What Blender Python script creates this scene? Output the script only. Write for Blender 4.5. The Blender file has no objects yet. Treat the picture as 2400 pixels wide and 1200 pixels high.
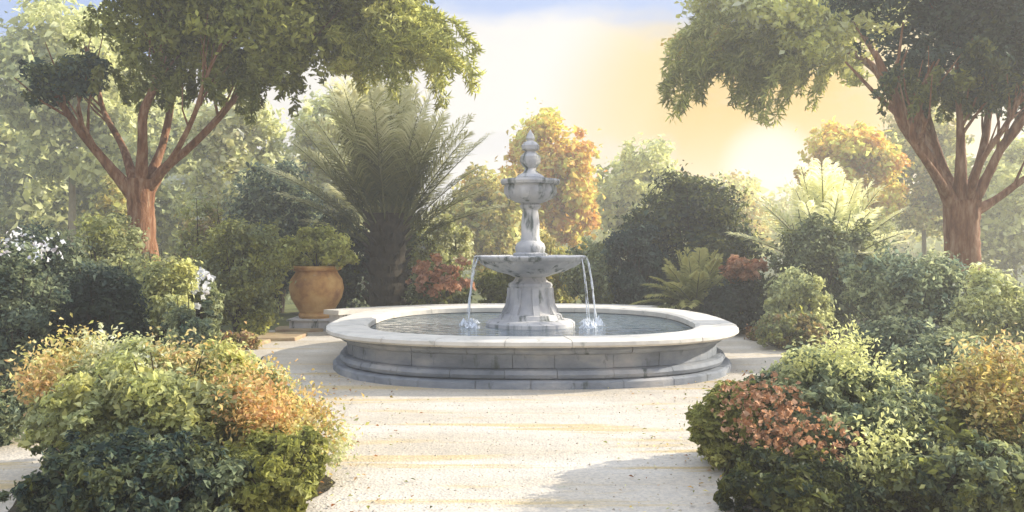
import bpy, math, random
import numpy as np
from mathutils import Vector, Matrix

scene = bpy.context.scene
COL = scene.collection
R = math.radians
F = 1920.0                      # focal length in photo pixels
CAMH = 1.55
HOR = 576.0
rng = np.random.default_rng(7)
random.seed(7)

def P(px, py, D):               # photo pixel + distance -> world point
    return Vector(((px - 1200) * D / F, D, CAMH - (py - HOR) * D / F))

def lin(c):
    r = []
    for v in c:
        v /= 255.0
        r.append(v / 12.92 if v <= .04045 else ((v + .055) / 1.055) ** 2.4)
    return r

# ------------------------------------------------------------------ tagging
def empty(name, loc=(0, 0, 0), label=None, cat=None, group=None):
    o = bpy.data.objects.new(name, None)
    o.empty_display_size = .2
    COL.objects.link(o)
    o.location = loc
    tag(o, label, cat, group)
    return o

def tag(o, label=None, cat=None, group=None, kind=None):
    if label: o['label'] = label
    if cat: o['category'] = cat
    if group: o['group'] = group
    if kind: o['kind'] = kind
    return o

# ------------------------------------------------------------------ mesh helpers
class MB:
    def __init__(s):
        s.v = []; s.f = []
    def add(s, vs, fs):
        n = len(s.v)
        s.v += [tuple(v) for v in vs]
        s.f += [tuple(i + n for i in f) for f in fs]
        return s
    def box(s, x0, x1, y0, y1, z0, z1, m=None):
        vs = [(x, y, z) for z in (z0, z1) for y in (y0, y1) for x in (x0, x1)]
        if m is not None: vs = [m @ Vector(v) for v in vs]
        return s.add(vs, [(0, 2, 3, 1), (4, 5, 7, 6), (0, 1, 5, 4), (2, 6, 7, 3), (0, 4, 6, 2), (1, 3, 7, 5)])
    def lathe(s, prof, n=48, c=(0, 0, 0), flute=0, famp=0.0, rot=0.0):
        vs = []; fs = []
        for k, p in enumerate(prof):
            r, z = p[0], p[1]
            fa = p[2] if len(p) > 2 else 0
            for i in range(n):
                a = 2 * math.pi * i / n + rot
                rr = r * (1 + fa * math.cos(flute * a)) if flute else r
                vs.append((c[0] + rr * math.cos(a), c[1] + rr * math.sin(a), c[2] + z))
        for k in range(len(prof) - 1):
            for i in range(n):
                j = (i + 1) % n
                fs.append((k * n + i, k * n + j, (k + 1) * n + j, (k + 1) * n + i))
        if prof[0][0] > 1e-4: fs.append(tuple(range(n - 1, -1, -1)))
        if prof[-1][0] > 1e-4: fs.append(tuple((len(prof) - 1) * n + i for i in range(n)))
        return s.add(vs, fs)
    def tube(s, pts, rad, n=8, wob=0.0, seed=0):
        pts = [Vector(p) for p in pts]
        rnd = random.Random(seed)
        vs = []; fs = []
        up = Vector((.13, .97, .2)).normalized()
        for k, p in enumerate(pts):
            if k == 0: t = pts[1] - p
            elif k == len(pts) - 1: t = p - pts[k - 1]
            else: t = pts[k + 1] - pts[k - 1]
            t.normalize()
            a = t.cross(up)
            if a.length < .05: a = t.cross(Vector((1, 0, 0)))
            a.normalize(); b = t.cross(a).normalized()
            r = rad[k] if hasattr(rad, '__len__') else rad
            for i in range(n):
                q = 2 * math.pi * i / n
                rr = r * (1 + wob * (rnd.random() - .5))
                vs.append(p + a * (math.cos(q) * rr) + b * (math.sin(q) * rr))
        for k in range(len(pts) - 1):
            for i in range(n):
                j = (i + 1) % n
                fs.append((k * n + i, k * n + j, (k + 1) * n + j, (k + 1) * n + i))
        fs.append(tuple(range(n - 1, -1, -1)))
        fs.append(tuple((len(pts) - 1) * n + i for i in range(n)))
        return s.add(vs, fs)
    def build(s, name, mat, parent=None, smooth=False, loc=(0, 0, 0)):
        me = bpy.data.meshes.new(name)
        me.from_pydata(s.v, [], s.f)
        me.validate()
        import bmesh
        bm = bmesh.new(); bm.from_mesh(me)
        bmesh.ops.recalc_face_normals(bm, faces=bm.faces)
        bm.to_mesh(me); bm.free()
        if smooth:
            me.polygons.foreach_set('use_smooth', [True] * len(me.polygons))
            try: me.set_sharp_from_angle(angle=R(38))
            except Exception: pass
        me.materials.append(mat)
        o = bpy.data.objects.new(name, me)
        COL.objects.link(o)
        o.location = loc
        if parent is not None: o.parent = parent
        return o

def bez(pts, n=14):             # Catmull-Rom through points
    P_ = [Vector(p) for p in pts]
    P_ = [P_[0] * 2 - P_[1]] + P_ + [P_[-1] * 2 - P_[-2]]
    out = []
    segs = len(P_) - 3
    for i in range(segs):
        a, b, c, d = P_[i:i + 4]
        m = max(2, n // segs)
        for k in range(m + (1 if i == segs - 1 else 0)):
            t = k / m
            out.append(.5 * ((2 * b) + (c - a) * t + (2 * a - 5 * b + 4 * c - d) * t * t + (3 * b - a - 3 * c + d) * t ** 3))
    return out

# ------------------------------------------------------------------ materials
def newmat(name):
    m = bpy.data.materials.new(name)
    m.use_nodes = True
    nt = m.node_tree
    nt.nodes.clear()
    out = nt.nodes.new('ShaderNodeOutputMaterial')
    return m, nt, out

def leaf_material():
    m, nt, out = newmat('foliage_leaves')
    at = nt.nodes.new('ShaderNodeAttribute'); at.attribute_name = 'tint'
    pr = nt.nodes.new('ShaderNodeBsdfPrincipled')
    pr.inputs['Roughness'].default_value = .55
    pr.inputs['Specular IOR Level'].default_value = .25
    tr = nt.nodes.new('ShaderNodeBsdfTranslucent')
    mx = nt.nodes.new('ShaderNodeMixShader'); mx.inputs[0].default_value = .5
    hs = nt.nodes.new('ShaderNodeHueSaturation')
    hs.inputs['Hue'].default_value = .502; hs.inputs['Saturation'].default_value = 1.0; hs.inputs['Value'].default_value = 1.1
    L = nt.links
    L.new(at.outputs['Color'], pr.inputs['Base Color'])
    L.new(at.outputs['Color'], hs.inputs['Color'])
    L.new(hs.outputs['Color'], tr.inputs['Color'])
    L.new(pr.outputs[0], mx.inputs[1]); L.new(tr.outputs[0], mx.inputs[2])
    L.new(mx.outputs[0], out.inputs['Surface'])
    return m

def ramp(nt, stops):
    r = nt.nodes.new('ShaderNodeValToRGB')
    e = r.color_ramp.elements
    while len(e) < len(stops): e.new(.5)
    for i, (p, c) in enumerate(stops):
        e[i].position = p; e[i].color = (*c, 1)
    return r

def noise(nt, scale, detail=4, rough=.55, vec=None, stretch=None, dist=0):
    n = nt.nodes.new('ShaderNodeTexNoise')
    n.inputs['Scale'].default_value = scale
    n.inputs['Detail'].default_value = detail
    n.inputs['Roughness'].default_value = rough
    n.inputs['Distortion'].default_value = dist
    g = nt.nodes.new('ShaderNodeNewGeometry')
    src = g.outputs['Position']
    if stretch:
        mp = nt.nodes.new('ShaderNodeMapping'); mp.inputs['Scale'].default_value = stretch
        nt.links.new(src, mp.inputs['Vector']); src = mp.outputs[0]
    nt.links.new(src, n.inputs['Vector'])
    return n

def surf(name, stops, scale=3, rough=.85, bump=.3, bscale=30, stretch=None, detail=6, spec=.3, stain=None, bdist=.02):
    m, nt, out = newmat(name)
    L = nt.links
    n = noise(nt, scale, detail, .6, stretch=stretch)
    rp = ramp(nt, stops)
    L.new(n.outputs['Fac'], rp.inputs[0])
    colr = rp.outputs[0]
    if stain:
        n2 = noise(nt, stain[0], 5, .65, stretch=stain[3] if len(stain) > 3 else None)
        r2 = ramp(nt, [(stain[1], (0, 0, 0)), (min(1, stain[1] + .12), (1, 1, 1))])
        L.new(n2.outputs['Fac'], r2.inputs[0])
        mx = nt.nodes.new('ShaderNodeMix'); mx.data_type = 'RGBA'
        L.new(r2.outputs[0], mx.inputs['Factor']); L.new(colr, mx.inputs['A'])
        mx.inputs['B'].default_value = (*stain[2], 1)
        colr = mx.outputs['Result']
    pr = nt.nodes.new('ShaderNodeBsdfPrincipled')
    pr.inputs['Roughness'].default_value = rough
    pr.inputs['Specular IOR Level'].default_value = spec
    L.new(colr, pr.inputs['Base Color'])
    b = nt.nodes.new('ShaderNodeBump'); b.inputs['Strength'].default_value = bump; b.inputs['Distance'].default_value = bdist
    n3 = noise(nt, bscale, 5, .6, stretch=stretch)
    L.new(n3.outputs['Fac'], b.inputs['Height']); L.new(b.outputs[0], pr.inputs['Normal'])
    L.new(pr.outputs[0], out.inputs['Surface'])
    return m

LEAF = leaf_material()
def sc(c, k): return tuple(v * k for v in lin(c))
M_stone = surf('weathered_pale_stone', [(.30, sc((168, 168, 172), .9)), (.5, sc((194, 191, 189), .95)), (.70, sc((222, 216, 208), .98))],
               scale=2.2, bump=.35, bscale=38, stain=(5.5, .53, sc((120, 126, 120), .7), (1.4, 1.4, .35)), bdist=.015)
M_rim = surf('worn_coping_stone', [(.3, sc((205, 198, 186), .85)), (.6, sc((228, 220, 206), .85))], scale=4, bump=.3, bscale=45, bdist=.01,
             stain=(5, .62, sc((150, 150, 135), .8)))
M_bark = surf('smooth_red_brown_bark', [(.32, sc((104, 64, 38), .9)), (.5, sc((142, 98, 66), .9)), (.7, sc((182, 148, 118), .9))],
              scale=5, bump=.9, bscale=16, stretch=(3, 3, .6), bdist=.03)
M_farbark = surf('pale_grey_brown_bark', [(.3, sc((140, 124, 96), .8)), (.7, sc((176, 160, 126), .8))], scale=4)
M_darkbark = surf('dark_rough_bark', [(.3, sc((44, 40, 28), .8)), (.7, sc((84, 70, 48), .8))], scale=6, bump=.9, bscale=12, stretch=(2, 2, 1), bdist=.04)
M_terra = surf('terracotta', [(.3, sc((150, 100, 58), .95)), (.5, sc((196, 148, 88), .95)), (.75, sc((220, 182, 118), .95))], scale=3.5, bump=.3, bscale=40,
               stain=(6, .62, sc((196, 168, 130), .9)), bdist=.01)
M_joint = surf('dark_mossy_joint', [(.4, sc((96, 96, 90), .7)), (.6, sc((120, 120, 110), .7))], scale=8)
M_pebble = surf('loose_pebbles', [(.35, sc((150, 138, 124), .8)), (.5, sc((200, 186, 160), .8)), (.65, sc((226, 218, 204), .8))], scale=9)
M_course = surf('blue_grey_basin_stone', [(.30, sc((120, 126, 134), .8)), (.5, sc((150, 154, 160), .85)), (.70, sc((188, 184, 180), .9))],
                scale=1.6, bump=.45, bscale=30, stain=(5, .60, sc((96, 104, 100), .7), (1.4, 1.4, .5)), bdist=.02, stretch=(1, 1, 2))
M_slab = surf('sandstone_slab', [(.35, sc((168, 138, 110), .8)), (.65, sc((205, 184, 140), .8))], scale=3, bump=.4, bscale=25)
M_soil = surf('dark_leafy_soil', [(.35, sc((58, 52, 38), .7)), (.65, sc((98, 88, 58), .7))], scale=5, bump=.9, bscale=18, bdist=.05)
M_lawn = surf('mossy_grass_ground', [(.35, sc((92, 98, 56), .6)), (.65, sc((140, 142, 82), .6))], scale=1.3, bump=.8, bscale=30, bdist=.04)

def gravel_mat():
    m, nt, out = newmat('pale_sandy_gravel')
    L = nt.links
    def mixc(f, a, b):
        x = nt.nodes.new('ShaderNodeMix'); x.data_type = 'RGBA'
        L.new(f, x.inputs['Factor'])
        if isinstance(a, tuple): x.inputs['A'].default_value = (*a, 1)
        else: L.new(a, x.inputs['A'])
        if isinstance(b, tuple): x.inputs['B'].default_value = (*b, 1)
        else: L.new(b, x.inputs['B'])
        return x.outputs['Result']
    n1 = noise(nt, .9, 6, .6, stretch=(.35, 1.5, 1))
    r1 = ramp(nt, [(.38, (0, 0, 0)), (.62, (1, 1, 1))]); L.new(n1.outputs['Fac'], r1.inputs[0])
    c = mixc(r1.outputs[0], (.47, .41, .325), (.57, .52, .45))
    n2 = noise(nt, 1.6, 5, .6, stretch=(.22, 2.2, 1), dist=.4)
    r2 = ramp(nt, [(.55, (0, 0, 0)), (.63, (1, 1, 1))]); L.new(n2.outputs['Fac'], r2.inputs[0])
    c = mixc(r2.outputs[0], c, (.52, .41, .24))
    n4 = noise(nt, 2.3, 5, .7, stretch=(.5, 1.8, 1))
    r4 = ramp(nt, [(.64, (0, 0, 0)), (.72, (.7, .7, .7))]); L.new(n4.outputs['Fac'], r4.inputs[0])
    c = mixc(r4.outputs[0], c, (.38, .38, .25))
    v = nt.nodes.new('ShaderNodeTexVoronoi'); v.inputs['Scale'].default_value = 55
    g = nt.nodes.new('ShaderNodeNewGeometry'); L.new(g.outputs['Position'], v.inputs['Vector'])
    r3 = ramp(nt, [(.15, (.88, .88, .88)), (.8, (1.06, 1.04, 1.0))])
    sp = nt.nodes.new('ShaderNodeSeparateColor'); L.new(v.outputs['Color'], sp.inputs[0]); L.new(sp.outputs[0], r3.inputs[0])
    mu = nt.nodes.new('ShaderNodeMix'); mu.data_type = 'RGBA'; mu.blend_type = 'MULTIPLY'; mu.inputs['Factor'].default_value = 1
    L.new(c, mu.inputs['A']); L.new(r3.outputs[0], mu.inputs['B'])
    pr = nt.nodes.new('ShaderNodeBsdfPrincipled'); pr.inputs['Roughness'].default_value = .95; pr.inputs['Specular IOR Level'].default_value = .15
    L.new(mu.outputs['Result'], pr.inputs['Base Color'])
    b = nt.nodes.new('ShaderNodeBump'); b.inputs['Strength'].default_value = .35; b.inputs['Distance'].default_value = .012
    L.new(v.outputs['Distance'], b.inputs['Height'])
    b2 = nt.nodes.new('ShaderNodeBump'); b2.inputs['Strength'].default_value = .5; b2.inputs['Distance'].default_value = .05
    n5 = noise(nt, 3, 4); L.new(n5.outputs['Fac'], b2.inputs['Height']); L.new(b.outputs[0], b2.inputs['Normal'])
    L.new(b2.outputs[0], pr.inputs['Normal'])
    L.new(pr.outputs[0], out.inputs['Surface'])
    return m
M_gravel = gravel_mat()

def water_mat():
    m, nt, out = newmat('pool_water')
    L = nt.links
    pr = nt.nodes.new('ShaderNodeBsdfPrincipled')
    pr.inputs['Base Color'].default_value = (.10, .14, .16, 1)
    pr.inputs['Roughness'].default_value = .04
    pr.inputs['IOR'].default_value = 1.5
    pr.inputs['Specular IOR Level'].default_value = .8
    b = nt.nodes.new('ShaderNodeBump'); b.inputs['Strength'].default_value = .55; b.inputs['Distance'].default_value = .05
    n = noise(nt, 5, 3, .5, stretch=(.7, 1.6, 1), dist=.6)
    g_ = nt.nodes.new('ShaderNodeNewGeometry'); tot = n.outputs['Fac']
    for (lx, ly) in ((FX_ - .86, FY_ - .05), (FX_ + .86, FY_ - .1)):
        vd = nt.nodes.new('ShaderNodeVectorMath'); vd.operation = 'DISTANCE'; vd.inputs[1].default_value = (lx, ly, .445)
        L.new(g_.outputs['Position'], vd.inputs[0])
        def mm(op, a, b_):
            q = nt.nodes.new('ShaderNodeMath'); q.operation = op
            for i, x_ in enumerate((a, b_)):
                if isinstance(x_, (int, float)): q.inputs[i].default_value = x_
                else: L.new(x_, q.inputs[i])
            return q.outputs[0]
        sn = mm('SINE', mm('MULTIPLY', vd.outputs['Value'], 34), 0)
        fo = mm('DIVIDE', .06, mm('ADD', vd.outputs['Value'], .25))
        tot = mm('ADD', tot, mm('MULTIPLY', sn, fo))
    L.new(tot, b.inputs['Height']); L.new(b.outputs[0], pr.inputs['Normal'])
    L.new(pr.outputs[0], out.inputs['Surface'])
    return m
FX_, FY_ = .255, 11.4
M_water = water_mat()
def fall_mat():
    m, nt, out = newmat('falling_water')
    L = nt.links
    pr = nt.nodes.new('ShaderNodeBsdfPrincipled')
    pr.inputs['Base Color'].default_value = (.85, .88, .92, 1)
    pr.inputs['Roughness'].default_value = .15
    tr = nt.nodes.new('ShaderNodeBsdfTransparent')
    n = noise(nt, 26, 3, .6, stretch=(1, 1, .35))
    r = ramp(nt, [(.35, (0, 0, 0)), (.6, (1, 1, 1))]); L.new(n.outputs['Fac'], r.inputs[0])
    mx = nt.nodes.new('ShaderNodeMixShader')
    L.new(r.outputs[0], mx.inputs[0]); L.new(tr.outputs[0], mx.inputs[1]); L.new(pr.outputs[0], mx.inputs[2])
    L.new(mx.outputs[0], out.inputs['Surface'])
    return m
M_fall = fall_mat()

# ------------------------------------------------------------------ foliage engine (numpy)
AK = 1.22                        # photo colour -> base colour
def leaf_mesh(name, cen, nrm, size, tint, parent, mat=LEAF, aspect=.5, down=0.0, loc=None, tdir=None):
    """every leaf is a folded rhombus: cen (n,3), nrm (n,3) facing, size (n,), tint (n,3)"""
    n = len(cen)
    nrm = nrm / (np.linalg.norm(nrm, axis=1, keepdims=True) + 1e-9)
    t = rng.normal(size=(n, 3)); t[:, 2] -= down
    if tdir is not None: t = tdir
    t -= nrm * (t * nrm).sum(1, keepdims=True)
    t /= (np.linalg.norm(t, axis=1, keepdims=True) + 1e-9)
    s = np.cross(nrm, t)
    L = size[:, None]
    a = cen - t * L * .5
    b = cen + t * L * .5 - nrm * L * .10
    asp = aspect * (.75 + .5 * rng.random((n, 1)))
    fold = .12 * L * nrm
    c = cen + s * L * asp * .5 + fold - t * L * .06
    d = cen - s * L * asp * .5 + fold - t * L * .06
    if loc is None: loc = (0, 0, 0)
    v = np.stack([a, c, b, d], 1).reshape(-1, 3) - np.array(loc)
    me = bpy.data.meshes.new(name)
    me.vertices.add(4 * n); me.vertices.foreach_set('co', v.astype(np.float32).ravel())
    base = np.arange(n) * 4
    idx = np.stack([base, base + 1, base + 2, base, base + 2, base + 3], 1).ravel()
    me.loops.add(6 * n); me.loops.foreach_set('vertex_index', idx.astype(np.int32))
    me.polygons.add(2 * n)
    me.polygons.foreach_set('loop_start', (np.arange(2 * n) * 3).astype(np.int32))
    me.polygons.foreach_set('loop_total', np.full(2 * n, 3, np.int32))
    at = me.attributes.new('tint', 'FLOAT_COLOR', 'POINT')
    cc = np.ones((n, 4, 4), np.float32); cc[:, :, :3] = tint[:, None, :]
    at.data.foreach_set('color', cc.ravel())
    me.update()
    me.materials.append(mat)
    o = bpy.data.objects.new(name, me)
    COL.objects.link(o)
    o.location = loc
    if parent is not None: o.parent = parent
    return o

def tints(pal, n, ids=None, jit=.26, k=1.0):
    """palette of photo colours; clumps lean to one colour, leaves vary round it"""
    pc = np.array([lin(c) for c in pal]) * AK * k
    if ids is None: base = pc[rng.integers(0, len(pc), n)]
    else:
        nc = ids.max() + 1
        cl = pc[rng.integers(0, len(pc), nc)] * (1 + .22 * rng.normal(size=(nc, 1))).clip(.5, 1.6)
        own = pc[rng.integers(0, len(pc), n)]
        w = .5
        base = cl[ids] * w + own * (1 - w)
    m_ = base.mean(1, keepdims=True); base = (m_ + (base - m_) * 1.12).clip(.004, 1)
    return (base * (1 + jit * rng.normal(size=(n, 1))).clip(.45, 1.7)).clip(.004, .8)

def blob_leaves(blobs, n, leaf, clump=.30, nclump=60, shell=.62, top_bias=0.0, seed=0):
    """blobs: (cx,cy,cz,rx,ry,rz[,weight]); leaves gathered in clumps near each blob's skin"""
    g = np.random.default_rng(seed + 11)
    B = np.array([b[:6] for b in blobs], float)
    wts = np.array([(b[6] if len(b) > 6 else 1) * (b[3] * b[5]) for b in blobs]); wts /= wts.sum()
    nclump = max(nclump, len(blobs) * 3)
    bi = g.choice(len(B), nclump, p=wts)
    d = g.normal(size=(nclump, 3)); d[:, 2] += top_bias; d /= np.linalg.norm(d, axis=1, keepdims=True)
    rad = shell + (1.02 - shell) * g.random(nclump) ** .7
    rad *= 1 + .10 * g.normal(size=nclump)
    cc = B[bi, :3] + d * B[bi, 3:] * rad[:, None]
    cr = clump * B[bi, 3:].mean(1) * (.6 + .8 * g.random(nclump))
    ids = g.choice(nclump, n, p=(cr ** 2) / (cr ** 2).sum())
    ld = g.normal(size=(n, 3)); ld /= np.linalg.norm(ld, axis=1, keepdims=True)
    lr = g.random(n) ** .45
    pos = cc[ids] + ld * (cr[ids] * lr)[:, None] * np.array([1, 1, .8])
    nrm = ld * .55 + d[ids] * .7 + g.normal(size=(n, 3)) * .8 + np.array([0, 0, .35])
    loose = g.random(n) < .22        # stray leaves between the clumps
    pos[loose] += g.normal(size=(int(loose.sum()), 3)) * (cr[ids[loose]] * .36)[:, None]
    size = leaf * np.exp(g.normal(size=n) * .35).clip(.4, 1.9)
    return pos, nrm, size, ids

def plant_thing(name, label, cat, base, blobs, pal, n, leaf, stems=None, stemmat=None, part='foliage', stempart='stem', zmin=.0, group=None, **kw):
    t = empty(name, base, label, cat, group)
    jit = kw.pop('jit', .26); k = kw.pop('k', 1.0); aspect = kw.pop('aspect', .5); down = kw.pop('down', 0.0)
    pos, nrm, size, ids = blob_leaves(blobs, n, leaf, **kw)
    tn = tints(pal, len(pos), ids, jit, k)
    keep = pos[:, 2] > zmin
    o = leaf_mesh(part, pos[keep], nrm[keep], size[keep], tn[keep], t, aspect=aspect, down=down, loc=tuple(base))
    o.location = (0, 0, 0)
    if stems:
        mb = MB()
        for i, (pts, rad) in enumerate(stems):
            mb.tube([Vector(p) - Vector(base) for p in bez(pts, 10)], [rad * (1 - .06 * j) for j in range(len(bez(pts, 10)))], 7, .15, i)
        mb.build(stempart, stemmat or M_darkbark, t, True)
    return t

def shrub(name, label, cat, px, D, ptop, hw, pal, n, leaf, depth=None, seed=0, lumps=7, group=None, squash=1.0, zc=.5, **kw):
    """rounded shrub standing on the ground at distance D, its top at photo row ptop, half width hw pixels"""
    g = random.Random(seed * 7 + 3)
    s = D / F
    w = hw * s
    h = CAMH - (ptop - HOR) * s
    dp = depth or w * .8
    c = P(px, 0, D)
    blobs = [(c.x, c.y, h * zc, w * .80, dp * .8, h * (1 - zc) * .92, 2.2)]
    for i in range(lumps):
        a = 2 * math.pi * (i + g.random() * .6) / lumps
        q = .55 + .15 * g.random()
        blobs.append((c.x + math.cos(a) * w * q, c.y + math.sin(a) * dp * q, h * (.22 + .5 * g.random() * squash),
                      w * (.30 + .12 * g.random()), dp * (.32 + .1 * g.random()), h * (.22 + .12 * g.random())))
    stems = []
    for i in range(4):
        a = 2 * math.pi * i / 4 + g.random()
        stems.append(([(c.x + .05 * math.cos(a), c.y + .05 * math.sin(a), 0), (c.x + w * .15 * math.cos(a), c.y + w * .15 * math.sin(a), h * .3),
                       (c.x + w * .4 * math.cos(a), c.y + dp * .4 * math.sin(a), h * .65)], .018 + .012 * h))
    for i in range(26 if D < 8 else 10):   # thin twigs reaching through the leaves
        a = g.uniform(0, 2 * math.pi); e = g.uniform(.35, 1.05); q = math.sqrt(max(.05, 1.1 - e * e * .8)) * .95
        tip = (c.x + w * q * math.cos(a), c.y + dp * q * math.sin(a), h * e)
        stems.append(([(c.x + w * .12 * math.cos(a), c.y + dp * .12 * math.sin(a), h * .15), (c.x + w * .55 * q * math.cos(a), c.y + dp * .55 * q * math.sin(a), h * (e * .55)), tip], .006 + .004 * h))
    return plant_thing(name, label, cat, (c.x, c.y, 0), blobs, pal, n, leaf, stems, group=group, seed=seed, **kw)

# ------------------------------------------------------------------ palettes (photo colours)
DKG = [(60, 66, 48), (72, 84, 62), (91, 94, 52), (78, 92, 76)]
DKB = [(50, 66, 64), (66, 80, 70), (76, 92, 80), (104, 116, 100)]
OLV = [(91, 94, 52), (110, 112, 60), (129, 128, 69), (140, 140, 84)]
LOL = [(129, 128, 69), (155, 155, 96), (184, 178, 115), (170, 170, 112)]
PAL_ = [(184, 182, 140), (200, 200, 144), (178, 182, 140), (214, 206, 168), (224, 220, 184)]
SAGE = [(124, 130, 98), (148, 154, 119), (140, 142, 106), (170, 172, 132), (104, 114, 96)]
GOLD = [(214, 175, 108), (224, 204, 144), (200, 186, 130), (184, 160, 92)]
BGOLD = [(236, 198, 115), (226, 190, 110), (214, 175, 108)]
RUST = [(176, 148, 120), (160, 130, 94), (137, 96, 62), (112, 72, 42)]

def leaves_along(curves, n, leaf, spread, pal, name, parent, base, droop=.6, k=1.0, aspect=.13, seed=0):
    """hanging sprays: leaves set along arching twigs"""
    g = np.random.default_rng(seed + 5)
    cs = [np.array([tuple(p) for p in bez(c, 16)]) for c in curves]
    ci = g.integers(0, len(cs), n)
    pos = np.zeros((n, 3)); td = np.zeros((n, 3))
    for i, c in enumerate(cs):
        m = np.where(ci == i)[0]
        t = g.random(len(m)) * (len(c) - 1.001)
        a = t.astype(int); f = (t - a)[:, None]
        pos[m] = c[a] * (1 - f) + c[a + 1] * f
        tn_ = c[a + 1] - c[a]; td[m] = tn_ / np.linalg.norm(tn_, axis=1, keepdims=True)
    sd_ = np.cross(td, g.normal(size=(n, 3)) * .5 + np.array([0, 1.0, 0])); sd_ *= np.where(g.random(n) < .5, 1, -1)[:, None]
    td = td * .9 + sd_ * .7 + g.normal(size=(n, 3)) * .15 - np.array([0, 0, .15])
    pos = pos + td * leaf * .45 + g.normal(size=(n, 3)) * spread * .3
    nrm = g.normal(size=(n, 3))
    tn = tints(pal, n, ci, .15, k)
    o = leaf_mesh(name, pos, nrm, leaf * (.6 + .8 * g.random(n)), tn, parent, aspect=aspect, loc=tuple(base), tdir=td)
    o.location = (0, 0, 0)
    return o

# ================================================================== SETTING
def sheet(name, poly, z, mat, kind='structure'):
    mb = MB(); mb.add([(x, y, z) for x, y in poly], [tuple(range(len(poly)))])
    o = mb.build(name, mat); tag(o, kind=kind); return o
sheet('ground', [(-130, -20), (130, -20), (130, 130), (-130, 130)], 0, M_lawn)
FX, FY = .255, 11.4             # fountain centre
court = []
for i in range(48):             # rounded gravel court round the fountain, opening towards the viewer
    a = 2 * math.pi * i / 48
    x = FX + 6.2 * math.cos(a); y = FY + 5.0 * math.sin(a)
    if a > math.pi: y = FY + 22 * math.sin(a) if abs(math.sin(a)) > .3 else y
    court.append((x, max(y, -6)))
sheet('gravel_court', [(-5.2, -6), (5.2, -6), (6.0, 6), (6.4, 11), (5.6, 14.2), (3.6, 15.4), (-3, 15.6), (-5.8, 14.4), (-7.2, 11), (-6.4, 7)], .004, M_gravel)
def bed(name, cx, cy, rx, ry, seed=0):
    g = random.Random(seed)
    poly = []
    for i in range(28):
        a = 2 * math.pi * i / 28
        q = 1 + .07 * math.sin(3 * a + seed) + .04 * (g.random() - .5)
        poly.append((cx + rx * q * math.cos(a), cy + ry * q * math.sin(a)))
    return sheet(name, poly, .009 + .0015 * (seed % 4), M_soil)
bed('planting_bed', -2.15, 5.15, .95, .75, 1)
bed('planting_bed', 2.55, 5.3, 1.25, .95, 2)
bed('planting_bed', -7.4, 12.4, 3.0, 4.2, 3)
bed('planting_bed', 7.3, 12.6, 3.1, 4.6, 5)
bed('planting_bed', .2, 18.3, 5.4, 2.2, 7)

# ================================================================== FOUNTAIN
ft = empty('fountain', (FX, FY, 0), 'grey stone tiered fountain with two bowls standing in the middle of the pale court', 'fountain')
def plan(a, r, e=2.7):
    c, s_ = math.cos(a), math.sin(a)
    q = r / (abs(c) ** e + abs(s_) ** e) ** (1 / e)
    return q * c, q * s_
def blocks(prof, nb, gap, off=0.0, sub=4, seed=0):
    """a course of stone blocks following the basin plan, open joints between them"""
    g = random.Random(seed); mb = MB(); m = len(prof)
    edges = [2 * math.pi * (i + off + g.uniform(-.12, .12)) / nb for i in range(nb)]
    edges.append(edges[0] + 2 * math.pi)
    for i in range(nb):
        a0, a1 = edges[i] + gap / 2, edges[i + 1] - gap / 2
        dr, dz = g.uniform(-.006, .006), g.uniform(-.002, .002)
        vs = []; fs = []
        for k in range(sub + 1):
            a = a0 + (a1 - a0) * k / sub
            sh = .008 if k in (0, sub) else 0
            for j, (r, z) in enumerate(prof):
                x, y = plan(a, r + dr - sh)
                vs.append((x, y, z + dz))
        for k in range(sub):
            for j in range(m):
                j2 = (j + 1) % m
                fs.append((k * m + j, k * m + j2, (k + 1) * m + j2, (k + 1) * m + j))
        fs.append(tuple(range(m))); fs.append(tuple(sub * m + j for j in range(m)))
        mb.add(vs, fs)
    return mb
def oct_ring(prof, n=96, rot=0):
    mb = MB(); vs = []; fs = []
    m = len(prof)
    for r, z in prof:
        for i in range(n):
            a = 2 * math.pi * i / n + rot
            x, y = plan(a, r)
            vs.append((x, y, z))
    for k in range(m):
        k2 = (k + 1) % m
        for i in range(n):
            j = (i + 1) % n
            fs.append((k * n + i, k * n + j, k2 * n + j, k2 * n + i))
    return mb.add(vs, fs)
RB = 2.58
zr = .52
blocks([(RB + .02, .0), (RB + .02, .075), (RB - .01, .09), (RB - .40, .09), (RB - .40, .0)], 30, .0022, .3, seed=1).build('plinth', M_course, ft)
wo = oct_ring([(RB - .20, .08), (RB - .20, .43), (RB - .40, .43), (RB - .40, .08)]).build('basin_wall', M_joint, ft)
blocks([(RB - .10, .094), (RB - .07, .11), (RB - .05, .15), (RB - .07, .19), (RB - .11, .20), (RB - .22, .20), (RB - .22, .094)], 26, .0022, .0, seed=2).build('lower_course', M_course, wo)
blocks([(RB - .155, .205), (RB - .15, .355), (RB - .22, .355), (RB - .22, .205)], 28, .0022, .5, seed=3).build('middle_course', M_course, wo)
blocks([(RB - .12, .36), (RB - .08, .38), (RB - .06, .415), (RB - .08, .449), (RB - .22, .449), (RB - .22, .36)], 26, .0022, .2, seed=4).build('upper_course', M_course, wo)
blocks([(RB - .04, .452), (RB + .09, .462), (RB + .115, .485), (RB + .11, .522), (RB + .07, .54), (RB - .34, .54), (RB - .40, .52), (RB - .40, .452)], 24, .0022, .6, sub=6, seed=5).build('rim', M_rim, ft)
MB().add([(*plan(2 * math.pi * i / 64, RB - .395), .06) for i in range(64)], [tuple(range(64))]).build('basin_floor', M_stone, ft)
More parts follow.
